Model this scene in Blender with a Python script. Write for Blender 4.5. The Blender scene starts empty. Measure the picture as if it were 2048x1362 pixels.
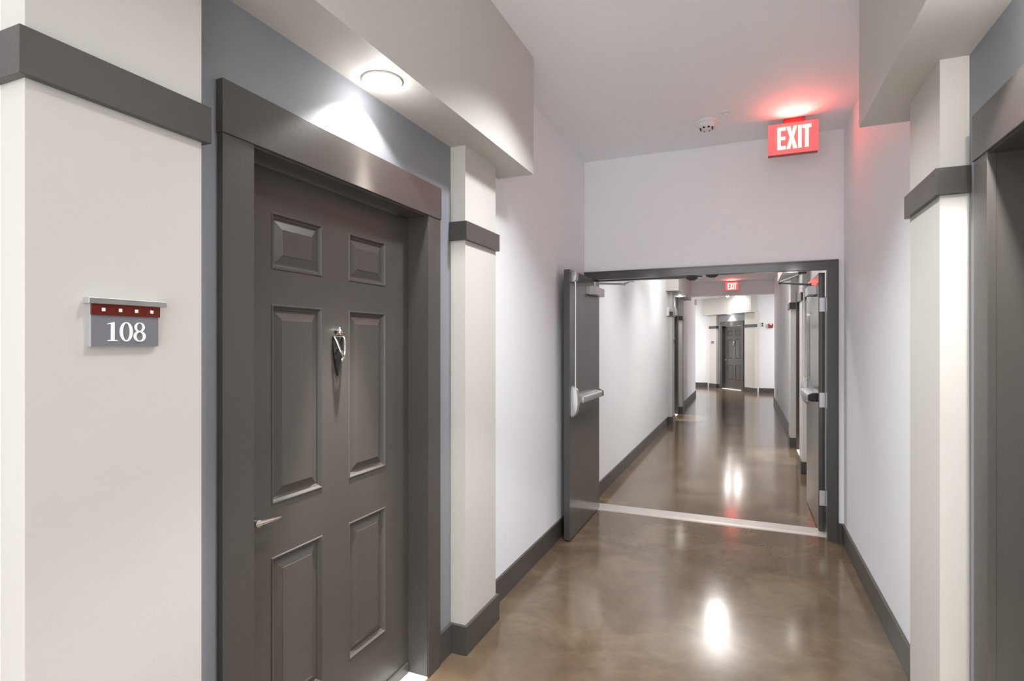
import bpy, bmesh, math, random
from mathutils import Vector, Matrix

sc = bpy.context.scene
C = sc.collection
random.seed(4)

# ------------------------------------------------------------------ camera, world, exposure
YAW, FPX, EYE = 22.9116, 1102.75, 1.489
cam_d = bpy.data.cameras.new('camera')
cam = bpy.data.objects.new('camera', cam_d)
C.objects.link(cam)
cam.location = (0, 0, EYE)
cam.rotation_euler = (math.pi / 2, 0, math.radians(YAW))
cam_d.sensor_width = 36.0
cam_d.sensor_fit = 'HORIZONTAL'
cam_d.lens = 36.0 * FPX / 2048
cam_d.shift_y = 5.84 / 2048
cam_d.clip_start = 0.02
sc.camera = cam

w = bpy.data.worlds.new('world')
sc.world = w
w.use_nodes = True
w.node_tree.nodes['Background'].inputs[0].default_value = (1, 0.995, 0.985, 1)
w.node_tree.nodes['Background'].inputs[1].default_value = 2.3

sc.view_settings.view_transform = 'Standard'
sc.view_settings.look = 'None'
sc.view_settings.gamma = 1
sc.view_settings.use_curve_mapping = False
sc.view_settings.exposure = 0.74
sc.cycles.max_bounces = 14
sc.cycles.diffuse_bounces = 8
sc.cycles.glossy_bounces = 6
sc.cycles.sample_clamp_indirect = 6
sc.cycles.use_denoising = True
sc.cycles.denoising_prefilter = 'ACCURATE'

P_DOWN = 30.0          # downlights over the doors
BEAM = [(0, 6), (7, 7), (9, 9), (11, 7), (13.5, 1.6), (18, .6), (30, .42), (45, .42), (60, .5)]
P_HALL = 92.0          # ceiling lights
WARM = (1, .975, .94)
P_SIDE = 88.0

# ------------------------------------------------------------------ dimensions (metres)
ZC, ZS, ZD = 3.098, 2.44, 2.75          # ceiling, soffit underside, dropped ceiling
WL, WR = -1.316, 0.682                  # corridor walls
YF, YFB = 4.773, 4.93                   # cross wall with the double doors
YBACK = -1.4
BELT0, BELT1, BT = 1.9845, 2.074, 0.0163
BASE, BB = 0.138, 0.016
NP, NS = 0.080, 0.219                   # pier and soffit projection
S_P1, S_P2, S_P2E = 0.362, 1.755, 2.105
D0, D1, DH = 0.568, 1.515, 2.052        # door opening along the bay, height

# ------------------------------------------------------------------ materials
def lin(r, g, b):
    f = lambda c: c / 12.92 if c <= 0.04045 else ((c + 0.055) / 1.055) ** 2.4
    return (f(r / 255), f(g / 255), f(b / 255), 1)

def mat(name, col, rough=0.5, metal=0.0, bump=0.0, bscale=300.0, var=0.0, vscale=4.0, spec=0.5, emit=None, es=0, stretch=None, coat=0):
    m = bpy.data.materials.new(name)
    m.use_nodes = True
    nt = m.node_tree
    b = nt.nodes['Principled BSDF']
    b.inputs['Base Color'].default_value = col
    b.inputs['Roughness'].default_value = rough
    b.inputs['Metallic'].default_value = metal
    b.inputs['Specular IOR Level'].default_value = spec
    if coat:
        b.inputs['Coat Weight'].default_value = coat
        b.inputs['Coat Roughness'].default_value = 0.1
    tc = nt.nodes.new('ShaderNodeTexCoord')
    src = tc.outputs['Object']
    if stretch:
        mp = nt.nodes.new('ShaderNodeMapping')
        mp.inputs['Scale'].default_value = stretch
        nt.links.new(src, mp.inputs[0])
        src = mp.outputs[0]
    if var:
        n = nt.nodes.new('ShaderNodeTexNoise')
        n.inputs['Scale'].default_value = vscale
        n.inputs['Detail'].default_value = 6
        nt.links.new(src, n.inputs['Vector'])
        mx = nt.nodes.new('ShaderNodeMix')
        mx.data_type = 'RGBA'
        mx.inputs[6].default_value = tuple(c * (1 - var) for c in col[:3]) + (1,)
        mx.inputs[7].default_value = tuple(min(1, c * (1 + var)) for c in col[:3]) + (1,)
        nt.links.new(n.outputs[0], mx.inputs[0])
        nt.links.new(mx.outputs[2], b.inputs['Base Color'])
    if bump:
        n = nt.nodes.new('ShaderNodeTexNoise')
        n.inputs['Scale'].default_value = bscale
        n.inputs['Detail'].default_value = 3
        nt.links.new(src, n.inputs['Vector'])
        bp = nt.nodes.new('ShaderNodeBump')
        bp.inputs['Strength'].default_value = bump
        bp.inputs['Distance'].default_value = 0.002
        nt.links.new(n.outputs[0], bp.inputs['Height'])
        nt.links.new(bp.outputs[0], b.inputs['Normal'])
    if emit:
        b.inputs['Emission Color'].default_value = emit
        b.inputs['Emission Strength'].default_value = es
    return m

M = {}
M['white'] = mat('white_wall_paint', (0.83, 0.84, 0.868, 1), 0.6, bump=0.08, bscale=180)
M['beige'] = mat('beige_wall_paint', (0.53, 0.506, 0.476, 1), 0.6, bump=0.12, bscale=160)
M['slate'] = mat('slate_wall_paint', (0.205, 0.213, 0.232, 1), 0.55, bump=0.08, bscale=180)
M['ceil'] = mat('ceiling_paint', (0.87, 0.875, 0.89, 1), 0.75, bump=0.06, bscale=160)
M['trim'] = mat('trim_paint', (0.063, 0.056, 0.051, 1), 0.36, bump=0.18, bscale=60, stretch=(1, 1, 1))
M['door'] = mat('door_paint', (0.064, 0.056, 0.050, 1), 0.34, bump=0.04, bscale=250)
M['steel_door'] = mat('steel_door_paint', (0.045, 0.043, 0.042, 1), 0.3, bump=0.03, bscale=90, var=0.15, vscale=3, coat=.6)
M['alu'] = mat('satin_aluminium', (0.72, 0.72, 0.73, 1), 0.3, 1.0)
M['alu_paint'] = mat('silver_paint', (0.46, 0.46, 0.475, 1), 0.36, 0.4)
M['dark_chrome'] = mat('dark_nickel', (0.10, 0.095, 0.09, 1), 0.22, 1.0)
M['chrome'] = mat('polished_nickel', (0.80, 0.79, 0.77, 1), 0.1, 1.0)
M['galv'] = mat('hinge_steel', (0.60, 0.60, 0.63, 1), 0.42, 0.7, bump=0.3, bscale=200, var=0.2, vscale=80)
M['black'] = mat('black_rubber', (0.012, 0.012, 0.012, 1), 0.5)
M['plastic'] = mat('white_plastic', (0.75, 0.75, 0.74, 1), 0.4)
M['sill'] = mat('pale_stone', (0.78, 0.77, 0.75, 1), 0.35, var=0.05, vscale=30)
M['thresh'] = mat('mill_aluminium', (0.44, 0.40, 0.37, 1), 0.42, 0.35, bump=0.1, bscale=60)
M['lens'] = mat('lamp_lens', (0.9, 0.9, 0.9, 1), 0.3, emit=(1, 0.98, 0.94, 1), es=0.55)
M['lamp'] = mat('lamp_glow', (0.9, 0.9, 0.9, 1), 0.3, emit=(1, 0.95, 0.88, 1), es=4)
M['lampsmall'] = mat('small_lamp_glow', (0.9, 0.9, 0.9, 1), 0.3, emit=(1, 0.95, 0.88, 1), es=22)
M['red_panel'] = mat('red_acrylic', (0.62, 0.22, 0.23, 1), 0.25, emit=(1, 0.10, 0.11, 1), es=0.25)
M['red_dark'] = mat('dark_red_housing', (0.35, 0.008, 0.012, 1), 0.35)
M['letters'] = mat('lit_letters', (0.9, 0.5, 0.4, 1), 0.4, emit=(1, 0.085, 0.062, 1), es=9)
M['wood_red'] = mat('mahogany', lin(92, 24, 10), 0.3, var=0.35, vscale=30, stretch=(1, 6, 20))
M['sign_grey'] = mat('grey_sign_face', lin(112, 112, 117), 0.45)
M['sign_white'] = mat('sign_white', lin(232, 232, 234), 0.45)
M['pink'] = mat('sign_square', lin(240, 225, 222), 0.4)
M['alarm_red'] = mat('alarm_red', lin(150, 20, 18), 0.35)

def concrete():
    m = bpy.data.materials.new('polished_concrete')
    m.use_nodes = True
    nt = m.node_tree
    L = nt.links.new
    b = nt.nodes['Principled BSDF']
    tc = nt.nodes.new('ShaderNodeTexCoord')
    n1 = nt.nodes.new('ShaderNodeTexNoise'); n1.inputs['Scale'].default_value = 2.2; n1.inputs['Detail'].default_value = 9; n1.inputs['Roughness'].default_value = 0.62; n1.inputs['Distortion'].default_value = 0.6
    n2 = nt.nodes.new('ShaderNodeTexNoise'); n2.inputs['Scale'].default_value = 14; n2.inputs['Detail'].default_value = 8; n2.inputs['Roughness'].default_value = 0.7
    n3 = nt.nodes.new('ShaderNodeTexNoise'); n3.inputs['Scale'].default_value = 95; n3.inputs['Detail'].default_value = 3
    for n in (n1, n2, n3): L(tc.outputs['Object'], n.inputs['Vector'])
    r1 = nt.nodes.new('ShaderNodeValToRGB')
    e = r1.color_ramp.elements
    e[0].position = 0.30; e[0].color = (0.081, 0.054, 0.034, 1)
    e[1].position = 0.72; e[1].color = (0.175, 0.128, 0.086, 1)
    k = r1.color_ramp.elements.new(0.52); k.color = (0.118, 0.082, 0.052, 1)
    L(n1.outputs[0], r1.inputs[0])
    r2 = nt.nodes.new('ShaderNodeValToRGB')
    e = r2.color_ramp.elements
    e[0].position = 0.35; e[0].color = (0.455, 0.455, 0.455, 1)
    e[1].position = 0.70; e[1].color = (0.56, 0.56, 0.56, 1)
    L(n2.outputs[0], r2.inputs[0])
    mx = nt.nodes.new('ShaderNodeMix'); mx.data_type = 'RGBA'; mx.blend_type = 'OVERLAY'; mx.inputs[0].default_value = 0.8
    L(r1.outputs[0], mx.inputs[6]); L(r2.outputs[0], mx.inputs[7])
    r3 = nt.nodes.new('ShaderNodeValToRGB')
    e = r3.color_ramp.elements
    e[0].position = 0.66; e[0].color = (0, 0, 0, 1)
    e[1].position = 0.78; e[1].color = (1, 1, 1, 1)
    L(n3.outputs[0], r3.inputs[0])
    mm = nt.nodes.new('ShaderNodeMath'); mm.operation = 'MULTIPLY'; mm.inputs[1].default_value = 0.0
    L(r3.outputs[0], mm.inputs[0])
    mx2 = nt.nodes.new('ShaderNodeMix'); mx2.data_type = 'RGBA'
    L(mm.outputs[0], mx2.inputs[0]); L(mx.outputs[2], mx2.inputs[6]); mx2.inputs[7].default_value = (0.34, 0.29, 0.24, 1)
    L(mx2.outputs[2], b.inputs['Base Color'])
    b.inputs['Roughness'].default_value = 0.14
    b.inputs['IOR'].default_value = 1.55
    return m
M['floor'] = concrete()

# ------------------------------------------------------------------ mesh helpers
def link(o, parent=None):
    C.objects.link(o)
    if parent is not None:
        o.parent = parent
        bpy.context.view_layer.update()
        o.matrix_parent_inverse = parent.matrix_world.inverted()
    return o

def ob(name, bm, m, parent=None, smooth=False):
    bmesh.ops.recalc_face_normals(bm, faces=bm.faces)
    me = bpy.data.meshes.new(name)
    bm.to_mesh(me)
    bm.free()
    me.materials.append(M[m] if isinstance(m, str) else m)
    if smooth:
        for p in me.polygons: p.use_smooth = True
    o = bpy.data.objects.new(name, me)
    return link(o, parent)

def smooth_by_angle(o, a=35):
    me = o.data
    for p in me.polygons: p.use_smooth = True
    bm = bmesh.new(); bm.from_mesh(me)
    for e in bm.edges:
        if len(e.link_faces) == 2 and e.calc_face_angle(0) > math.radians(a):
            e.smooth = False
    bm.to_mesh(me); bm.free()
    return o

def tag(o, label=None, cat=None, group=None, kind=None):
    if label: o['label'] = label
    if cat: o['category'] = cat
    if group: o['group'] = group
    if kind: o['kind'] = kind
    return o

def empty(name, loc):
    o = bpy.data.objects.new(name, None)
    o.empty_display_size = 0.1
    C.objects.link(o)
    o.location = loc
    bpy.context.view_layer.update()
    return o

ID = lambda a, b, c: Vector((a, b, c))

def box(bm, x0, x1, y0, y1, z0, z1, T=ID, bev=0.0):
    b2 = bmesh.new()
    bmesh.ops.create_cube(b2, size=1)
    for v in b2.verts:
        v.co = Vector((x0 + (v.co.x + .5) * (x1 - x0), y0 + (v.co.y + .5) * (y1 - y0), z0 + (v.co.z + .5) * (z1 - z0)))
    if bev:
        bmesh.ops.bevel(b2, geom=list(b2.edges), offset=bev, segments=2, affect='EDGES', profile=0.5)
    merge(bm, b2, T)

def merge(bm, b2, T=ID):
    mp = {}
    for v in b2.verts: mp[v] = bm.verts.new(T(*v.co))
    for f in b2.faces:
        try: bm.faces.new([mp[v] for v in f.verts])
        except ValueError: pass
    b2.free()

def prism(bm, pts, a0, a1, axis='z', T=ID, bev=0.0):
    """outline pts extruded along an axis: z -> pts are (x,y); y -> pts are (x,z); x -> pts are (y,z)"""
    b2 = bmesh.new()
    def P(p, a):
        return {'z': (p[0], p[1], a), 'y': (p[0], a, p[1]), 'x': (a, p[0], p[1])}[axis]
    lo = [b2.verts.new(P(p, a0)) for p in pts]
    hi = [b2.verts.new(P(p, a1)) for p in pts]
    b2.faces.new(lo); top = b2.faces.new(hi)
    n = len(pts)
    for i in range(n):
        b2.faces.new((lo[i], lo[(i + 1) % n], hi[(i + 1) % n], hi[i]))
    bmesh.ops.recalc_face_normals(b2, faces=b2.faces)
    if bev:
        bmesh.ops.bevel(b2, geom=list(b2.edges), offset=bev, segments=2, affect='EDGES', profile=0.5)
    merge(bm, b2, T)

def lathe(bm, prof, center, ax=(0, 0, 1), seg=40, T=ID):
    """prof: list of (radius, height along ax)"""
    ax = Vector(ax).normalized()
    u = ax.orthogonal().normalized(); v = ax.cross(u)
    c = Vector(center)
    rings = []
    for r, h in prof:
        if r < 1e-6:
            rings.append([bm.verts.new(T(*(c + ax * h)))])
        else:
            rings.append([bm.verts.new(T(*(c + ax * h + (u * math.cos(2 * math.pi * i / seg) + v * math.sin(2 * math.pi * i / seg)) * r))) for i in range(seg)])
    for a, b in zip(rings, rings[1:]):
        for i in range(seg):
            j = (i + 1) % seg
            if len(a) == 1 and len(b) == 1: continue
            if len(a) == 1: bm.faces.new((a[0], b[i], b[j]))
            elif len(b) == 1: bm.faces.new((a[i], b[0], a[j]))
            else: bm.faces.new((a[i], b[i], b[j], a[j]))
    for ring in (rings[0], rings[-1]):
        if len(ring) > 1: bm.faces.new(ring)

def tube(bm, pts, r, seg=12, T=ID):
    pts = [Vector(p) for p in pts]
    rs = r if isinstance(r, (list, tuple)) else [r] * len(pts)
    rings = []
    u = None
    for i, p in enumerate(pts):
        d = (pts[min(i + 1, len(pts) - 1)] - pts[max(i - 1, 0)]).normalized()
        if u is None: u = d.orthogonal().normalized()
        u = (u - d * u.dot(d)).normalized()
        v = d.cross(u)
        rings.append([bm.verts.new(T(*(p + (u * math.cos(2 * math.pi * k / seg) + v * math.sin(2 * math.pi * k / seg)) * rs[i]))) for k in range(seg)])
    for a, b in zip(rings, rings[1:]):
        for k in range(seg):
            bm.faces.new((a[k], b[k], b[(k + 1) % seg], a[(k + 1) % seg]))
    bm.faces.new(rings[0]); bm.faces.new(rings[-1])

def struct(name, m, label, fill, cat='wall'):
    bm = bmesh.new()
    fill(bm)
    return tag(ob(name, bm, m), label, cat, kind='structure')

def boxes(*bs):
    def f(bm):
        for b in bs: box(bm, *b)
    return f

# ------------------------------------------------------------------ lamps
def area_disc(name, loc, r, power, parent, col=(.96, .985, 1), spread=math.pi):
    l = bpy.data.lights.new(name, 'AREA')
    l.shape = 'DISK'; l.size = 2 * r; l.energy = power; l.color = col; l.spread = spread
    o = bpy.data.objects.new(name, l)
    o.location = loc
    return link(o, parent)

def spot(name, loc, power, parent, angle=117, blend=0.25, col=(1, 0.985, 0.965), size=0.028):
    """reflector lamp: a tight bright core and a wide faint spill, as its own light distribution"""
    l = bpy.data.lights.new(name, 'SPOT')
    l.energy = power; l.spot_size = math.radians(angle); l.spot_blend = blend; l.color = col; l.shadow_soft_size = size
    l.use_nodes = True
    nt = l.node_tree
    em = nt.nodes['Emission']
    g = nt.nodes.new('ShaderNodeNewGeometry')
    sx = nt.nodes.new('ShaderNodeSeparateXYZ')
    ab = nt.nodes.new('ShaderNodeMath'); ab.operation = 'ABSOLUTE'
    ac = nt.nodes.new('ShaderNodeMath'); ac.operation = 'ARCCOSINE'
    mr = nt.nodes.new('ShaderNodeMapRange'); mr.inputs['From Max'].default_value = math.radians(60)
    rp = nt.nodes.new('ShaderNodeValToRGB')
    els = rp.color_ramp.elements
    curve = BEAM
    els[0].position = 0; els[0].color = (curve[0][1],) * 3 + (1,)
    els[1].position = 1; els[1].color = (curve[-1][1],) * 3 + (1,)
    for d, v in curve[1:-1]:
        e = els.new(d / 60); e.color = (v, v, v, 1)
    nt.links.new(g.outputs['Incoming'], sx.inputs[0]); nt.links.new(sx.outputs['Z'], ab.inputs[0])
    nt.links.new(ab.outputs[0], ac.inputs[0]); nt.links.new(ac.outputs[0], mr.inputs['Value'])
    nt.links.new(mr.outputs[0], rp.inputs[0])
    nt.links.new(rp.outputs[0], em.inputs['Strength'])
    o = bpy.data.objects.new(name, l)
    o.location = loc
    return link(o, parent)

# ------------------------------------------------------------------ large structure
YEND = 20.12
struct('floor', 'floor', 'polished brown concrete corridor floor', boxes((-6, 6, YBACK - .2, 22.5, -.15, 0)), 'floor')
struct('ceiling', 'ceil', 'flat grey-white ceiling over the near and far corridor', boxes((WL - .2, WR + .2, YBACK - .2, 15.6, ZC, ZC + .15)), 'ceiling')
struct('ceiling_end', 'ceil', 'ceiling of the passage crossing beyond the distant exit sign', boxes((-6, 6, 15.6, 22.5, 3.0, ZC + .15)), 'ceiling')
struct('ceiling_beam', 'ceil', 'dropped beam across the ceiling behind the distant exit sign', boxes((WL, WR, 15.5, 15.78, ZD, ZC + .1)), 'beam')

def T_bay(o, a, n):
    o = Vector((o[0], o[1], 0)); a = Vector((a[0], a[1], 0)); n = Vector((n[0], n[1], 0))
    return lambda s, d, z: o + a * s + n * d + Vector((0, 0, z))

ang = math.radians(51)
BAYS = {
    'near_left': dict(T=T_bay((WL, 0.593), (0, 1), (1, 0))),
    'near_right': dict(T=T_bay((WR, 2.625), (0, -1), (-1, 0))),
    'far_left': dict(T=T_bay((WL, 10.49), (0, 1), (1, 0))),
    'far_right': dict(T=T_bay((WR, 9.195), (0, -1), (-1, 0))),
    'end': dict(T=T_bay((-1.052, 19.95), (math.cos(ang), -math.sin(ang)), (-math.sin(ang), -math.cos(ang)))),
}
TH = 0.16
# plain stretches of the corridor walls
struct('wall_left_near', 'white', 'pale wall stretch before the pier carrying the room number', boxes((WL - TH, WL, YBACK, 0.593, 0, ZC)))
struct('wall_left', 'white', 'pale grey wall between the numbered door and the open metal door', boxes((WL - TH, WL, 0.593 + S_P2E, YF + .06, 0, ZC)))
struct('wall_left_far', 'white', 'pale wall seen past the open metal door', boxes((WL - TH, WL, YF + .06, 10.49, 0, ZC)))
struct('wall_left_end', 'white', 'bright pale wall past the far left door up to the corridor corner', boxes((WL - TH, WL, 10.49 + S_P2E, 16.7, 0, ZC)))
struct('wall_right_near', 'white', 'pale wall stretch before the cut-off door', boxes((WR, WR + TH, YBACK, 2.625 - S_P2E, 0, ZC)))
struct('wall_right', 'white', 'pale grey wall with red exit glow beside the double doors', boxes((WR, WR + TH, 2.625, YF + .06, 0, ZC)))
struct('wall_right_far', 'white', 'pale wall behind the opened metal door leaf', boxes((WR, WR + TH, YF + .06, 9.195 - S_P2E, 0, ZC)))
struct('wall_right_end', 'white', 'pale wall with the outlet in the far corridor', boxes((WR, WR + TH, 9.195, 15.5, 0, ZC)))
# cross wall with the double-door opening
OX0, OX1, OZ = -1.266, 0.571, 2.045
struct('wall_front', 'white', 'pale wall above and beside the double doors', boxes(
    (WL, OX0 - .02, YF, YFB - .02, 0, ZC), (OX1 + .03, WR, YF, YFB - .02, 0, ZC), (OX0 - .02, OX1 + .03, YF, YFB - .02, OZ + .04, ZC)))
# far junction
struct('wall_end_left', 'white', 'white end wall left of the angled far door', boxes((-6, -1.0, YEND, YEND + .15, 0, ZC)))
struct('wall_end_right', 'white', 'white end wall right of the angled far door, with the red alarm', boxes((0.334, 6, 18.30, 18.45, 0, ZC)))
struct('wall_side_left', 'white', 'side passage wall behind the corridor corner', boxes((-6, WL - TH, 16.55, 16.7, 0, ZC)))
struct('wall_side_right', 'white', 'side passage wall behind the opposite corridor corner', boxes((WR + TH, 6, 15.35, 15.5, 0, ZC)))
struct('wall_passage_left', 'white', 'end of the side passage', boxes((-6.1, -5.95, 16.5, 20.3, 0, ZC)))
struct('wall_passage_right', 'white', 'end of the opposite side passage', boxes((5.95, 6.1, 15.3, 18.5, 0, ZC)))

# ------------------------------------------------------------------ digits for the room sign
def ell(cx, cz, rx, rz, n=40):
    return [(cx + rx * math.cos(2 * math.pi * i / n), cz + rz * math.sin(2 * math.pi * i / n)) for i in range(n)]

def ring(bm, o, i, n0, n1, T):
    n = len(o)
    V = lambda pts, d: [bm.verts.new(T(p[0], d, p[1])) for p in pts]
    a, b, c, d = V(o, n0), V(i, n0), V(o, n1), V(i, n1)
    for k in range(n):
        j = (k + 1) % n
        bm.faces.new((c[k], c[j], d[j], d[k])); bm.faces.new((a[k], b[k], b[j], a[j]))
        bm.faces.new((a[k], a[j], c[j], c[k])); bm.faces.new((b[k], d[k], d[j], b[j]))

def number_108(bm, s0, z0, wd, ht, n0, n1, T):
    u = wd / 2.08
    # 1
    x = s0 + .30 * u
    one = [(-.26, 0), (.26, 0), (.26, .035), (.10, .07), (.10, 1.0), (.05, 1.0), (-.27, .90), (-.27, .865), (-.08, .895), (-.08, .07), (-.26, .035)]
    prism(bm, [(x + p[0] * u, z0 + p[1] * ht) for p in one], n0, n1, 'y', T)
    # 0
    cx = s0 + 1.02 * u
    ring(bm, ell(cx, z0 + .5 * ht, .35 * u, .52 * ht), ell(cx, z0 + .5 * ht, .185 * u, .46 * ht), n0, n1, T)
    # 8
    cx = s0 + 1.75 * u
    ring(bm, ell(cx, z0 + .755 * ht, .285 * u, .265 * ht), ell(cx + .0 * u, z0 + .765 * ht, .155 * u, .205 * ht), n0, n1, T)
    ring(bm, ell(cx, z0 + .26 * ht, .34 * u, .29 * ht), ell(cx, z0 + .255 * ht, .185 * u, .225 * ht), n0, n1 + .0003, T)

def room_sign(T, label, s0=0.104, number=True):
    """plaque on a pier face; s0 is its edge along the bay"""
    n = NP
    r = empty('room_sign', T(s0 + .08, n, 1.53))
    tag(r, label, 'sign', 'room signs on the piers')
    bm = bmesh.new(); box(bm, s0 + .001, s0 + .142, n, n + .011, 1.482, 1.571, T, .0008); ob('plate', bm, 'alu_paint', r)
    bm = bmesh.new(); box(bm, s0 + .0025, s0 + .141, n + .0105, n + .0125, 1.4835, 1.549, T); ob('number_panel', bm, 'sign_grey', r)
    bm = bmesh.new(); box(bm, s0 + .001, s0 + .1435, n + .0105, n + .0155, 1.5475, 1.5715, T, .0006)
    red = ob('red_band', bm, 'wood_red', r)
    for k in range(4):
        bm = bmesh.new(); c = s0 + .0235 + k * .0335
        box(bm, c - .0033, c + .0033, n + .015, n + .0165, 1.5555, 1.5625, T); ob('square', bm, 'pink', red)
    bm = bmesh.new(); box(bm, s0 - .007, s0 + .156, n, n + .021, 1.5705, 1.583, T, .0012); ob('top_rail', bm, 'alu', r)
    if number:
        bm = bmesh.new(); number_108(bm, s0 + .031, 1.494, .0805, .040, n + .012, n + .0142, T); ob('number', bm, 'sign_white', r)
    return r

# ------------------------------------------------------------------ doors
PCOL = [(0.735, 0.968), (1.110, 1.346)]
PROW = [(0.273, 0.800), (0.970, 1.615), (1.728, 1.912)]

def panel_leaf(bm, T, zb):
    nf, nb = -0.084, -0.128
    s0, s1, z1 = D0 + .003, D1 - .003, DH - .004
    xs = [s0, PCOL[0][0], PCOL[0][1], PCOL[1][0], PCOL[1][1], s1]
    zs = [zb, PROW[0][0], PROW[0][1], PROW[1][0], PROW[1][1], PROW[2][0], PROW[2][1], z1]
    b2 = bmesh.new()
    vc = {}
    def V(x, n, z):
        k = (round(x, 5), round(n, 5), round(z, 5))
        if k not in vc: vc[k] = b2.verts.new((x, n, z))
        return vc[k]
    prof = [(0, 0), (.002, .0030), (.0055, .0030), (.0085, -.002), (.013, -.0065), (.0165, -.0075), (.018, -.0115), (.023, -.0115), (.049, -.0030), (.0505, -.0015)]
    for i in range(5):
        for j in range(7):
            x0, x1, za, zz = xs[i], xs[i + 1], zs[j], zs[j + 1]
            if i in (1, 3) and j in (1, 3, 5):
                prev = None
                for off, dn in prof:
                    r = [V(x0 + off, nf + dn, za + off), V(x1 - off, nf + dn, za + off), V(x1 - off, nf + dn, zz - off), V(x0 + off, nf + dn, zz - off)]
                    if prev:
                        for k in range(4): b2.faces.new((prev[k], prev[(k + 1) % 4], r[(k + 1) % 4], r[k]))
                    prev = r
                b2.faces.new(prev)
            else:
                b2.faces.new((V(x0, nf, za), V(x1, nf, za), V(x1, nf, zz), V(x0, nf, zz)))
    # back and edges
    bk = [b2.verts.new(p) for p in ((s0, nb, zb), (s1, nb, zb), (s1, nb, z1), (s0, nb, z1))]
    b2.faces.new(bk)
    for edge, idx in (([V(x, nf, zb) for x in xs], (0, 1)), ([V(s1, nf, z) for z in zs], (1, 2)), ([V(x, nf, z1) for x in xs[::-1]], (2, 3)), ([V(s0, nf, z) for z in zs[::-1]], (3, 0))):
        b2.faces.new(edge + [bk[idx[1]], bk[idx[0]]])
    merge(bm, b2, T)

def knocker(T, parent):
    n = -0.084
    c = 1.045
    bm = bmesh.new()
    half = [(0, 1.368), (.010, 1.395), (.019, 1.430), (.0255, 1.470), (.027, 1.500), (.025, 1.516), (.018, 1.522)]
    out = [(c + a, z) for a, z in half] + [(c - a, z) for a, z in half[::-1] if a > 0]
    prism(bm, out, n, n + .006, 'y', T, .0015)
    bp = ob('door_knocker', bm, 'dark_chrome', parent)
    bp['label'] = 'polished metal urn-shaped door knocker'
    bm = bmesh.new()
    lathe(bm, [(0.0, 0), (.017, .001), (.019, .004), (.013, .008), (.011, .014), (.016, .017), (.0135, .020), (.006, .026), (.004, .029), (.0, .033)], (c, n + .012, 1.519), (0, 0, 1), 20, T)
    smooth_by_angle(ob('finial', bm, 'chrome', bp))
    bm = bmesh.new()
    pts = [(c - .026, n + .010, 1.514), (c - .022, n + .018, 1.495), (c - .012, n + .026, 1.462), (c - .004, n + .030, 1.445), (c, n + .031, 1.441), (c + .004, n + .030, 1.445), (c + .012, n + .026, 1.462), (c + .022, n + .018, 1.495), (c + .026, n + .010, 1.514)]
    tube(bm, pts, [.0038, .0042, .005, .006, .0065, .006, .005, .0042, .0038], 12, T)
    tube(bm, [(c - .029, n + .010, 1.515), (c + .029, n + .010, 1.515)], .0035, 10, T)
    lathe(bm, [(0, -.011), (.004, -.010), (.007, -.004), (.007, .002), (.004, .006), (0, .007)], (c, n + .024, 1.430), (0, 0, 1), 14, T)
    smooth_by_angle(ob('striker', bm, 'chrome', bp))

def lever_set(T0, parent, mirror=False):
    n = -0.084
    c, z = .640, .945
    T = (lambda s, d, h: T0(D0 + D1 - s, d, h)) if mirror else T0
    bm = bmesh.new()
    lathe(bm, [(.0285, 0), (.0285, .004), (.026, .008), (.013, .010), (.0115, .030), (.0115, .052), (.0, .053)], (c, n, z), (0, 1, 0), 28, T)
    h = smooth_by_angle(ob('lever_handle', bm, 'chrome', parent))
    h['label'] = 'polished metal lever handle'
    bm = bmesh.new()
    tube(bm, [(c - .008, n + .046, z), (c + .012, n + .047, z), (c + .035, n + .050, z - .001), (c + .075, n + .050, z - .004), (c + .086, n + .0485, z - .005)], [.0085, .0085, .0068, .006, .005], 14, T)
    smooth_by_angle(ob('lever', bm, 'chrome', h))
    bm = bmesh.new()
    lathe(bm, [(.026, 0), (.026, .008), (.022, .014), (.009, .015), (.009, .018), (.0, .018)], (c - .006, n, 1.105), (0, 1, 0), 24, T)
    smooth_by_angle(ob('deadbolt', bm, 'chrome', parent))

def front_door(i, T, label, zb=0.014, mirror=False):
    root = empty('door_%d' % i, T((D0 + D1) / 2, -.09, 0))
    tag(root, label, 'door', kind='structure')
    bm = bmesh.new(); panel_leaf(bm, T, zb); ob('door_leaf', bm, 'door', root)
    # kick strip along the foot of the leaf
    bm = bmesh.new(); box(bm, D0 + .006, D1 - .006, -.084, -.076, zb, .056, T, .002); ob('door_sweep', bm, 'door', root)
    # jamb
    bm = bmesh.new()
    prism(bm, [(D0 - .020, 0), (D0 - .020, DH + .022), (D1 + .020, DH + .022), (D1 + .020, 0), (D1, 0), (D1, DH), (D0, DH), (D0, 0)], -.14, .0165, 'y', T)
    ob('jamb', bm, 'trim', root)
    # casing: two legs and a taller head
    for a, b in ((.470, .5735), (1.5195, 1.622)):
        bm = bmesh.new(); box(bm, a, b, 0, .022, 0, DH + .008, T, .0012); ob('casing_leg', bm, 'trim', root)
    bm = bmesh.new(); box(bm, .467, 1.625, 0, .026, DH + .006, DH + .151, T, .0015); ob('casing_head', bm, 'trim', root)
    bm = bmesh.new(); box(bm, D0, D1, -.14, .020, 0, .010, T, .002); ob('sill', bm, 'sill', root)
    lever_set(T, root, mirror)
    knocker(T, root)
    return root

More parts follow.
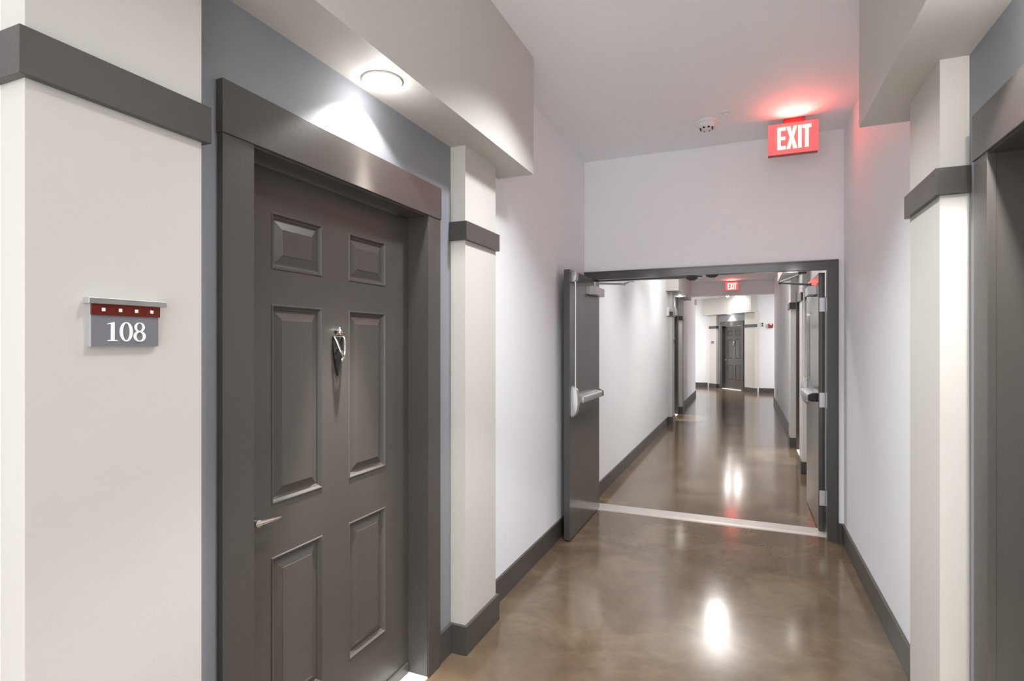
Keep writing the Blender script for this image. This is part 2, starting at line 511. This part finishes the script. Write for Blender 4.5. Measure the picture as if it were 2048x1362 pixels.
def downlight(T, label, power, s=1.06, n=.108):
    r = empty('recessed_downlight', T(s, n, ZS))
    tag(r, label, 'light', 'recessed downlights above the doors')
    c = T(s, n, ZS)
    bm = bmesh.new()
    lathe(bm, [(.052, 0), (.0535, -.004), (.056, -.0085), (.066, -.0085), (.0715, -.006), (.0715, 0)], c, (0, 0, 1), 48)
    smooth_by_angle(ob('trim_ring', bm, 'plastic', r), 50)
    bm = bmesh.new()
    lathe(bm, [(.0, -.001), (.016, -.0012), (.018, -.003), (.044, -.0045), (.0525, -.0045), (.0525, -.0005)], c, (0, 0, 1), 48)
    smooth_by_angle(ob('lens', bm, 'lens', r), 20)
    spot('downlight_lamp', c + Vector((0, 0, -.012)), power, r)
    l = bpy.data.lights.new('soffit_fill', 'POINT'); l.energy = power * .026; l.color = (1, .985, .965); l.shadow_soft_size = .02  # extra point lamp hung below the lens, brightens the soffit underside
    o = bpy.data.objects.new('soffit_fill', l); o.location = c + Vector((0, 0, -.07)); link(o, r)
    return r

def pier_bay(key, door_i, door_label, where, sign=None, light_label='', number=True, s_end=2.315, wall_top=ZC, p2e=S_P2E, power=None, mirror=False, ends=('nearer', 'farther')):
    T = BAYS[key]['T']
    side = key
    # back wall of the recess, dark slate, with the door hole
    bm = bmesh.new()
    box(bm, 0, D0 - .02, -TH, 0, 0, wall_top, T); box(bm, D1 + .02, S_P2E - .05, -TH, 0, 0, wall_top, T)
    box(bm, D0 - .02, D1 + .02, -TH, 0, DH + .022, wall_top, T)
    tag(ob('wall_' + side + '_recess', bm, 'slate'), 'slate grey wall around ' + where, 'wall', kind='structure')
    for nm, a, b, wd in (('first', 0, S_P1, 'first'), ('second', S_P2, p2e, 'second')):
        bm = bmesh.new(); box(bm, a, b, -.10, NP, 0, ZS + .02, T)
        tag(ob('wall_%s_%s_pier' % (side, nm), bm, 'beige'), '%s beige pier flanking %s' % (ends[nm != 'first'], where), 'pier', kind='structure')
        for tn, z0, z1, t in (('trim', BELT0, BELT1, BT), ('baseboard', 0, BASE, BB)):
            bm = bmesh.new()
            prism(bm, [(a - t, 0), (a - t, NP + t), (b + t, NP + t), (b + t, 0), (b, 0), (b, NP), (a, NP), (a, 0)], z0, z1, 'z', T, .0012)
            tag(ob('%s_%s_%s_pier' % (tn, side, nm), bm, 'trim'), ('dark band high on' if tn == 'trim' else 'dark baseboard around') + ' the %s pier of %s' % (ends[nm != 'first'], where), 'trim' if tn == 'trim' else 'baseboard', kind='structure')
    for nm, a, b in (('first', S_P1 + BB, .470), ('second', 1.622, S_P2 - BB)):
        bm = bmesh.new(); box(bm, a, b, 0, BB, 0, BASE, T, .001)
        tag(ob('baseboard_%s_%s_recess' % (side, nm), bm, 'trim'), 'short dark baseboard on the %s side of %s' % (ends[nm != 'first'], where), 'baseboard', kind='structure')
    bm = bmesh.new(); box(bm, -.21, s_end, 0, NS, ZS, wall_top, T)
    tag(ob('ceiling_%s_soffit' % side, bm, 'beige'), 'beige dropped soffit over ' + where, 'soffit', kind='structure')
    front_door(door_i, T, door_label, mirror=mirror)
    downlight(T, light_label, power or P_DOWN)
    if sign: room_sign(T, sign, number=number)

pier_bay('near_left', 1, power=P_DOWN * 1.25, ends=('sign-carrying', 'plain'), door_label= 'dark brown six-panel door beside the 108 room sign', where='the door beside the 108 sign',
         sign='grey and red room sign reading 108 on the beige pier', light_label='round white downlight in the soffit above the door next to the 108 sign')
pier_bay('near_right', 2, power=P_DOWN * 5, mirror=True, ends=('farther', 'hidden'), door_label= 'dark door cut off by the frame edge opposite the 108 door', where='the cut-off door opposite',
         light_label='downlight in the soffit above the cut-off door opposite')
pier_bay('far_left', 3, 'dark door seen edge-on past the open metal leaf in the far corridor', 'the edge-on door past the open metal leaf',
         sign='small room sign seen edge-on on the far pier past the open metal door', number=False, light_label='downlight in the soffit of the edge-on door past the open metal leaf')
pier_bay('far_right', 4, ends=('farther', 'nearer'), door_label= 'dark door seen edge-on behind the metal leaf with hinges', where='the edge-on door behind the hinged metal leaf',
         light_label='downlight in the soffit of the door behind the hinged metal leaf')
pier_bay('end', 5, ends=('sign-carrying', 'alarm-side'), door_label= 'distant dark six-panel door on the angled end wall of the corridor', where='the distant angled end door',
         sign='tiny distant room sign on the pier by the end door', number=False, light_label='tiny bright downlight above the distant end door', s_end=2.20, p2e=2.20)

# ------------------------------------------------------------------ baseboards along plain walls
def base(name, label, *bs):
    bm = bmesh.new()
    for b in bs: box(bm, *b, 0, BASE, bev=.001)
    tag(ob(name, bm, 'trim'), label, 'baseboard', kind='structure')
base('baseboard_left_near', 'dark baseboard before the numbered pier', (WL, WL + BB, YBACK, .593 - BB))
base('baseboard_left', 'dark baseboard behind the open metal door', (WL, WL + BB, .593 + S_P2E + BB, YF))
base('baseboard_left_far', 'long dark baseboard of the pale wall past the metal door, with a joint', (WL, WL + BB, YFB - .02, 6.487), (WL, WL + BB, 6.493, 10.49 - BB))
base('baseboard_left_end', 'dark baseboard of the bright wall up to the corridor corner', (WL, WL + BB, 10.49 + S_P2E + BB, 16.7))
base('baseboard_right_near', 'dark baseboard before the cut-off door', (WR - BB, WR, YBACK, 2.625 - S_P2E - BB))
base('baseboard_right', 'dark baseboard of the wall with the red glow', (WR - BB, WR, 2.625 + BB, YF - BB))
base('baseboard_front', 'short dark baseboard block beside the double-door frame', (.646, WR, YF - BB, YF))
base('baseboard_right_far', 'dark baseboard behind the opened hinged leaf', (WR - BB, WR, YFB - .02, 9.195 - S_P2E - BB))
base('baseboard_right_end', 'dark baseboard under the outlet', (WR - BB, WR, 9.195 + BB, 15.5))
base('baseboard_end_left', 'dark baseboard of the end wall left of the distant door', (-6, -1.19, YEND - BB, YEND))
base('baseboard_end_right', 'dark baseboard of the end wall under the red alarm', (.20, 6, 18.30 - BB, 18.30))

# ------------------------------------------------------------------ double-door frame and threshold
bm = bmesh.new()
FZ = 2.118
# face trim and jambs
prism(bm, [(OX0 - .045, 0), (OX0 - .045, FZ), (.644, FZ), (.644, 0), (OX1, 0), (OX1, OZ + .004), (OX0, OZ + .004), (OX0, 0)], YF - .016, YF + .055, 'y', ID, .002)
# outer raised bead
prism(bm, [(OX0 - .047, 0), (OX0 - .047, FZ + .002), (.646, FZ + .002), (.646, 0), (.634, 0), (.634, FZ - .010), (OX0 - .035, FZ - .010), (OX0 - .035, 0)], YF - .022, YF, 'y', ID, .0015)
# rear part of the jambs and head
box(bm, OX0 - .03, OX0, YF + .055, YFB - .02, 0, OZ + .02)
box(bm, OX1 + .018, OX1 + .05, YF + .055, YFB - .02, 0, OZ + .02)
box(bm, OX0, OX1 + .05, YF + .055, YFB - .02, OZ + .018, OZ + .06)
# stop under the head of the half whose leaf opens this way
box(bm, OX0, -.329, YF + .075, YFB - .02, OZ - .004, OZ + .02)
fr = tag(ob('trim_1', bm, 'steel_door'), 'dark steel frame around the double-door opening', 'door frame', kind='structure')
for (x0, x1, y0, y1, z) in ((-.455, -.368, YF + .06, YF + .12, OZ - .004), (-.296, -.203, YF + .0, YF + .045, OZ + .004)):
    bm = bmesh.new()
    box(bm, x0, x1, y0, y1, z - .010, z + .002, ID, .002)
    c = (x0 + x1) / 2
    prism(bm, [(x0 + .008, z - .009), (c - .022, z - .021), (c + .022, z - .021), (x1 - .008, z - .009)], y0 + .008, y1 - .008, 'y', ID, .002)
    o = ob('latch_strike', bm, 'black', fr); o['label'] = 'black latch strike under the frame head'

bm = bmesh.new()
prism(bm, [(4.835, 0), (4.842, .006), (4.87, .010), (5.01, .010), (5.035, .006), (5.042, 0)], OX0, OX1 + .03, 'x', ID)
th = tag(ob('threshold', bm, 'thresh'), 'pale metal threshold strip across the double-door opening', 'threshold')
for k in range(9):
    bm = bmesh.new()
    lathe(bm, [(0, 0), (.006, 0), (.006, .0008), (0, .0012)], (OX0 + .12 + k * .205, 4.93, .0098), (0, 0, 1), 12)
    ob('screw', bm, 'galv', th)

# ------------------------------------------------------------------ metal door leaves with exit devices and closers
def exit_device(parent, T, L, bar0, bar1):
    """T(a, d, z): a runs along the leaf from the latch edge, d is out of the face"""
    bm = bmesh.new()
    out = []
    for k in range(13):
        t = math.pi * k / 12
        out.append((.062 - .034 * math.cos(t) * 1.0, 1.115 + .060 * math.sin(t)))
    out = [(.028, .945), (.030, .930)] + [(.094, .930), (.096, .945)]
    pts = [(.026, 1.10), (.026, .945), (.034, .930), (.088, .930), (.096, .945), (.096, 1.10)]
    for k in range(9):
        t = math.pi * k / 8
        pts.append((.061 + .035 * math.cos(t), 1.115 + .055 * math.sin(t)))
    prism(bm, pts, 0, .012, 'y', T, .002)
    dv = ob('exit_device', bm, 'alu_paint', parent)
    dv['label'] = 'silver panic exit device with vertical rod'
    # latch case, a rounded wedge
    bm = bmesh.new()
    pr = [(0, 1.165), (.022, 1.160), (.044, 1.135), (.052, 1.09), (.054, 1.03), (.046, .975), (.026, .942), (0, .936)]
    prism(bm, pr, .032, .090, 'x', lambda a, d, z: T(a, d, z), .004)
    smooth_by_angle(ob('latch_case', bm, 'alu_paint', dv), 25)
    bm = bmesh.new()
    tube(bm, [T(.06, .026, 1.155), T(.06, .026, 1.97)], .008, 12)
    smooth_by_angle(ob('vertical_rod', bm, 'alu', dv))
    bm = bmesh.new()
    pr = [(0, 2.030), (.040, 2.030), (.044, 2.00), (.040, 1.972), (.026, 1.955), (0, 1.952)]
    prism(bm, pr, .030, .092, 'x', lambda a, d, z: T(a, d, z), .003)
    smooth_by_angle(ob('top_latch', bm, 'alu_paint', dv), 25)
    bm = bmesh.new()
    prism(bm, [(0, 1.085), (.030, 1.085), (.030, 1.025), (0, 1.025)], bar0, bar1, 'x', lambda a, d, z: T(a, d, z), .003)
    ob('rail', bm, 'alu', dv)
    bm = bmesh.new()
    prism(bm, [(.028, 1.082), (.058, 1.078), (.066, 1.068), (.066, 1.030), (.028, 1.030)], bar0 + .06, bar1 - .03, 'x', lambda a, d, z: T(a, d, z), .004)
    smooth_by_angle(ob('push_bar', bm, 'alu_paint', dv), 25)
    bm = bmesh.new()
    prism(bm, [(0, 1.090), (.036, 1.088), (.064, 1.074), (.066, 1.030), (.040, 1.020), (0, 1.020)], bar1 - .028, bar1 + .012, 'x', lambda a, d, z: T(a, d, z), .004)
    ob('end_cap', bm, 'black', dv)
    return dv

def hinges(parent, pts):
    for z0, z1 in ((1.740, 1.850), (.985, 1.100), (.212, .330)):
        bm = bmesh.new()
        pts(bm, z0, z1)
        o = ob('hinge', bm, 'galv', parent); o['label'] = 'zinc-coated butt hinge'

# leaf that swings towards the camera, parked along the left wall
LFX, LY0, LY1 = -1.211, 3.975, 4.885
lf = empty('door_6', (-1.235, LY1, 0))
tag(lf, 'open dark steel door leaf with silver panic bar parked along the pale wall', 'door', kind='structure')
TL = lambda a, d, z: Vector((LFX + d, LY0 + a, z))
bm = bmesh.new(); box(bm, LFX - .045, LFX, LY0, LY1, .010, 2.046, ID, .0012); ob('door_leaf', bm, 'steel_door', lf)
exit_device(lf, TL, .91, .10, .80)
def closer(parent, T, a0, a1, z0, z1, arm):
    bm = bmesh.new(); box(bm, a0 - .075, a1, .0, .006, z0 + .004, z1 - .004, T, .001); dc = ob('door_closer', bm, 'alu_paint', parent)
    dc['label'] = 'silver box door closer with folding arm'
    bm = bmesh.new(); box(bm, a0, a1, .004, .060, z0, z1, T, .003); ob('closer_body', bm, 'alu_paint', dc)
    bm = bmesh.new()
    am, pivot, elbow, shoe = arm
    lathe(bm, [(.010, -.045), (.010, .012), (.0, .012)], pivot, (0, 0, 1), 14)
    tube(bm, [pivot, elbow], [.010, .007], 10)
    tube(bm, [elbow + Vector((0, 0, .006)), shoe], [.007, .006], 10)
    lathe(bm, [(.0, -.012), (.011, -.012), (.011, .014), (.0, .014)], elbow, (0, 0, 1), 14)
    box(bm, shoe.x - .03, shoe.x + .03, shoe.y - .012, shoe.y + .012, shoe.z - .006, shoe.z + .012, ID, .002)
    ob('closer_arm', bm, am, dc)
closer(lf, TL, .550, .860, 1.900, 1.972, ('galv', Vector((-1.18, 4.60, 2.000)), Vector((-.99, 4.93, 2.018)), Vector((-.93, 4.89, 2.036))))
def hp(bm, z0, z1):
    box(bm, LFX - .044, LFX - .004, LY1 - .001, LY1 + .0025, z0, z1)
hinges(lf, hp)

# leaf that swings away, seen on its hinge edge
RFX, RY0, RY1 = .534, 4.950, 5.860
rf = empty('door_7', (.556, RY0, 0))
tag(rf, 'dark steel door leaf opened away, seen on its hinge edge with three zinc hinges', 'door', kind='structure')
TR = lambda a, d, z: Vector((RFX - d, RY1 - a, z))
bm = bmesh.new(); box(bm, RFX, RFX + .044, RY0, RY1, .012, 2.046, ID, .0012); ob('door_leaf', bm, 'steel_door', rf)
exit_device(rf, TR, .91, .10, .82)
closer(rf, TR, .52, .78, 1.885, 1.958, ('steel_door', Vector((.505, 5.26, 1.985)), Vector((.289, 5.50, 2.032)), Vector((.416, 4.900, 2.042))))
def hp2(bm, z0, z1):
    box(bm, RFX + .006, OX1 + .020, RY0 - .003, RY0 + .0005, z0, z1)
    tube(bm, [(OX1 + .012, RY0 - .004, z0), (OX1 + .012, RY0 - .004, z1)], .006, 10)
hinges(rf, hp2)

# ------------------------------------------------------------------ exit signs
def exit_letters(bm, x0, z0, wd, ht, y0, y1):
    u = wd
    B = lambda a, b, c, d: box(bm, x0 + a * u, x0 + b * u, y0, y1, z0 + c * ht, z0 + d * ht)
    st = .098
    # E
    prism(bm, [(x0 + p[0] * u, z0 + p[1] * ht) for p in ((0, 0), (.25, 0), (.25, .145), (st, .145), (st, .43), (.235, .43), (.235, .57), (st, .57), (st, .855), (.25, .855), (.25, 1), (0, 1))], y0, y1, 'y')
    # X
    prism(bm, [(x0 + p[0] * u, z0 + p[1] * ht) for p in ((.275, 0), (.385, 0), (.433, .30), (.481, 0), (.595, 0), (.495, .51), (.590, 1), (.480, 1), (.434, .71), (.390, 1), (.278, 1), (.375, .50))], y0, y1, 'y')
    B(.625, .725, 0, 1)
    prism(bm, [(x0 + p[0] * u, z0 + p[1] * ht) for p in ((.828, 0), (.932, 0), (.932, .855), (1.01, .855), (1.01, 1), (.750, 1), (.750, .855), (.828, .855))], y0, y1, 'y')

def exit_sign(x0, x1, y, z0, z1, cx0, cx1, ztop, label):
    r = empty('exit_sign', ((x0 + x1) / 2, y, ztop))
    tag(r, label, 'sign', 'lit red exit signs')
    bm = bmesh.new(); box(bm, x0 + .002, x1 - .002, y + .004, y + .055, z0, z1, ID, .002); ob('housing', bm, 'red_dark', r)
    bm = bmesh.new(); box(bm, x0, x1, y, y + .006, z0 + .001, z1, ID, .001); fp = ob('face_panel', bm, 'red_panel', r)
    wd, ht = (x1 - x0) * .66, (z1 - z0) * .72
    bm = bmesh.new(); exit_letters(bm, x0 + (x1 - x0) * .190, z0 + (z1 - z0) * .155, wd, ht, y - .005, y + .001); ob('letters', bm, 'letters', r)
    bm = bmesh.new(); box(bm, cx0, cx1, y + .008, y + .06, z1 - .002, ztop, ID, .002); ob('canopy', bm, 'red_dark', r)
    # added red spot floating before the face, throws the glow on the ceiling
    l = bpy.data.lights.new('sign_fill_spot', 'SPOT'); l.energy = 5; l.color = (1, .17, .14); l.spot_size = math.radians(125); l.spot_blend = .9; l.shadow_soft_size = .012
    o = bpy.data.objects.new('sign_fill_spot', l); o.location = ((x0 + x1) / 2, y - .06, z1 - .10)
    o.rotation_euler = (math.radians(-148), 0, 0)
    link(o, r)
    return r
exit_sign(.153, .475, 4.39, 2.842, 3.062, .255, .389, ZC, 'large lit red EXIT sign hanging from the near ceiling by the double doors')
exit_sign(-.475, -.153, 15.20, 2.842, 3.062, -.38, -.245, ZC, 'small distant lit red EXIT sign seen through the double-door opening')

# ------------------------------------------------------------------ ceiling devices
r = empty('smoke_detector', (-.257, 4.231, ZC)); tag(r, 'round white smoke detector on the ceiling near the lit exit sign', 'smoke detector')
bm = bmesh.new(); lathe(bm, [(.0, 0), (.081, 0), (.082, -.012), (.077, -.020), (.0, -.020)], (-.257, 4.231, ZC), (0, 0, 1), 40); smooth_by_angle(ob('base', bm, 'plastic', r))
bm = bmesh.new(); lathe(bm, [(.072, -.018), (.066, -.026), (.052, -.046), (.034, -.058), (.0, -.060)], (-.257, 4.231, ZC), (0, 0, 1), 40); smooth_by_angle(ob('cover', bm, 'plastic', r))
for k in range(8):
    a = 2 * math.pi * (k + .5) / 8
    bm = bmesh.new()
    c = Vector((-.257 + .042 * math.cos(a), 4.231 + .042 * math.sin(a), ZC - .0525))
    lathe(bm, [(0, -.002), (.006, -.002), (.008, .002), (.006, .006), (0, .006)], c, (math.cos(a), math.sin(a), -1), 12)
    ob('slot', bm, 'black', r)
r = empty('sprinkler_head', (-.122, 4.11, ZC)); tag(r, 'tiny white sprinkler head on the ceiling between detector and exit sign', 'sprinkler')
bm = bmesh.new(); lathe(bm, [(.0, 0), (.034, 0), (.033, -.006), (.016, -.010), (.0, -.010)], (-.122, 4.11, ZC), (0, 0, 1), 28); smooth_by_angle(ob('escutcheon', bm, 'plastic', r))
bm = bmesh.new()
lathe(bm, [(.008, -.008), (.008, -.024), (.0, -.024)], (-.122, 4.11, ZC), (0, 0, 1), 14)
for sx in (-1, 1): tube(bm, [(-.122 + sx * .008, 4.11, ZC - .022), (-.122 + sx * .011, 4.11, ZC - .032), (-.122 + sx * .002, 4.11, ZC - .044)], .0025, 8)
ob('frame_arms', bm, 'plastic', r)
bm = bmesh.new(); lathe(bm, [(0, -.043), (.013, -.043), (.013, -.045), (0, -.046)], (-.122, 4.11, ZC), (0, 0, 1), 20); ob('deflector', bm, 'plastic', r)

# ceiling lights
def ceiling_light(x, y, z, rad, power, label, m='lamp', spread=math.pi, col=(.96, .985, 1), drop=.010):
    r = empty('ceiling_light', (x, y, z)); tag(r, label, 'light', 'round ceiling lights along the corridor')
    bm = bmesh.new(); lathe(bm, [(rad, 0), (rad + .012, 0), (rad + .012, -.010), (rad, -.014), (rad - .006, -.010)], (x, y, z), (0, 0, 1), 36); smooth_by_angle(ob('trim_ring', bm, 'plastic', r))
    bm = bmesh.new(); lathe(bm, [(0, -drop), (rad * .55, -drop * .85), (rad - .004, -drop * .5), (rad - .004, -.001), (0, -.001)], (x, y, z), (0, 0, 1), 36); ob('lens', bm, m, r)
    if power: area_disc('ceiling_lamp', (x, y, z - .012 - drop), rad, power, r, col, spread)
    return r
def bowl_pendant(x, y, z, power, label):
    """semi-flush glass bowl on three rods: lights the ceiling as well as the floor"""
    r = empty('bowl_pendant', (x, y, ZC)); tag(r, label, 'light', 'glass bowl ceiling lights')
    bm = bmesh.new(); lathe(bm, [(0, 0), (.065, 0), (.062, -.018), (.02, -.025), (0, -.025)], (x, y, ZC), (0, 0, 1), 32); smooth_by_angle(ob('canopy', bm, 'alu', r))
    for k in range(3):
        a = 2 * math.pi * k / 3
        bm = bmesh.new(); tube(bm, [(x + .02 * math.cos(a), y + .02 * math.sin(a), ZC - .02), (x + .14 * math.cos(a), y + .14 * math.sin(a), z + .02)], .004, 8); ob('rod', bm, 'alu', r)
    bm = bmesh.new(); lathe(bm, [(0, -.075), (.05, -.070), (.10, -.045), (.135, -.005), (.15, .03), (.143, .03), (.128, -.002), (.095, -.038), (.048, -.062), (0, -.066)], (x, y, z), (0, 0, 1), 40)
    smooth_by_angle(ob('glass_bowl', bm, 'lamp', r))
    l = bpy.data.lights.new('bulb', 'POINT'); l.energy = power * .75; l.color = WARM; l.shadow_soft_size = .05
    o = bpy.data.objects.new('bulb', l); o.location = (x, y, z + .06); link(o, r)
    area_disc('bowl_lamp', (x, y, z - .08), .12, power * .22, r, WARM)
ceiling_light(-.45, 2.45, ZC, .10, 19, 'added unseen fill light in the ceiling between the two soffits', spread=math.radians(110))  # invented fixture above the frame, brightens the walls before the double doors
ceiling_light(-.22, 1.25, ZC, .10, 8, 'added unseen fill light in the ceiling in front of the numbered door', spread=math.radians(108))  # extra out-of-view lamp, lifts the pier faces and door jambs
bowl_pendant(-.40, 9.0, 2.80, P_HALL * .5, 'glass bowl ceiling light mirrored as a glow spot in the near floor')
ceiling_light(-.33, 5.7, ZC, .10, P_HALL * .14, 'added hidden fill light in the ceiling just past the double doors', col=WARM, spread=math.radians(104))  # added lamp concealed by the door head, evens out the far corridor
ceiling_light(-.33, 7.5, ZC, .10, P_HALL * .14, 'added hidden fill light in the ceiling further past the double doors', col=WARM, spread=math.radians(104))  # second concealed lamp, put in to brighten far walls and floor
ceiling_light(-.50, 18.4, 3.0, .055, 4, 'tiny bright ceiling light below the distant exit sign, nearer the E', 'lampsmall', drop=.075)
ceiling_light(-.22, 18.4, 3.0, .055, 4, 'tiny bright ceiling light below the distant exit sign, nearer the T', 'lampsmall', drop=.075)
ceiling_light(-3.2, 18.3, 3.0, .10, P_SIDE, 'ceiling light in the side passage', col=WARM)
ceiling_light(3.0, 17.0, 3.0, .10, P_SIDE, 'ceiling light in the opposite side passage', col=WARM)

# ------------------------------------------------------------------ wall devices in the far corridor
r = empty('fire_alarm_strobe', (.70, 18.30, 2.0)); tag(r, 'small red fire alarm with clear strobe on the end wall', 'fire alarm')
bm = bmesh.new(); box(bm, .645, .775, 18.25, 18.30, 1.955, 2.085, ID, .006); ob('body', bm, 'alarm_red', r)
bm = bmesh.new(); box(bm, .680, .740, 18.225, 18.255, 2.035, 2.085, ID, .008); ob('strobe_lens', bm, 'plastic', r)
r = empty('speaker_plate', (.50, 18.30, 2.05)); tag(r, 'small white wall plate with two black dots beside the red alarm', 'wall device')
bm = bmesh.new(); box(bm, .440, .530, 18.285, 18.30, 1.985, 2.125, ID, .004); ob('plate', bm, 'plastic', r)
for z in (2.085, 2.025):
    bm = bmesh.new(); lathe(bm, [(0, 0), (.024, 0), (.022, .008), (0, .010)], (.485, 18.286, z), (0, -1, 0), 16); ob('button', bm, 'black', r)
r = empty('wall_outlet', (WR, 13.85, .38)); tag(r, 'small outlet plate low on the far corridor wall', 'outlet')
bm = bmesh.new(); box(bm, WR - .006, WR, 13.81, 13.89, .325, .445, ID, .002); ob('plate', bm, 'plastic', r)
for z in (.36, .41):
    bm = bmesh.new(); box(bm, WR - .010, WR - .005, 13.833, 13.867, z - .016, z + .016, ID, .003); ob('socket', bm, 'sign_grey', r)
r = empty('wall_strobe', (WL, 10.33, 2.07)); tag(r, 'white wall device just before the far edge-on door', 'wall device')
bm = bmesh.new(); box(bm, WL, WL + .045, 10.27, 10.39, 1.99, 2.145, ID, .006); ob('body', bm, 'plastic', r)
bm = bmesh.new(); box(bm, WL + .044, WL + .060, 10.29, 10.37, 2.09, 2.135, ID, .006); ob('lens', bm, 'plastic', r)
r = empty('wall_speaker', (WL, 16.5, 2.66)); tag(r, 'small white box high on the bright wall near the corridor corner', 'wall device')
bm = bmesh.new(); box(bm, WL, WL + .06, 16.38, 16.56, 2.58, 2.735, ID, .008); ob('body', bm, 'plastic', r)
bm = bmesh.new(); box(bm, WL + .058, WL + .064, 16.40, 16.54, 2.60, 2.715, ID, .002); ob('grille', bm, 'sign_white', r)
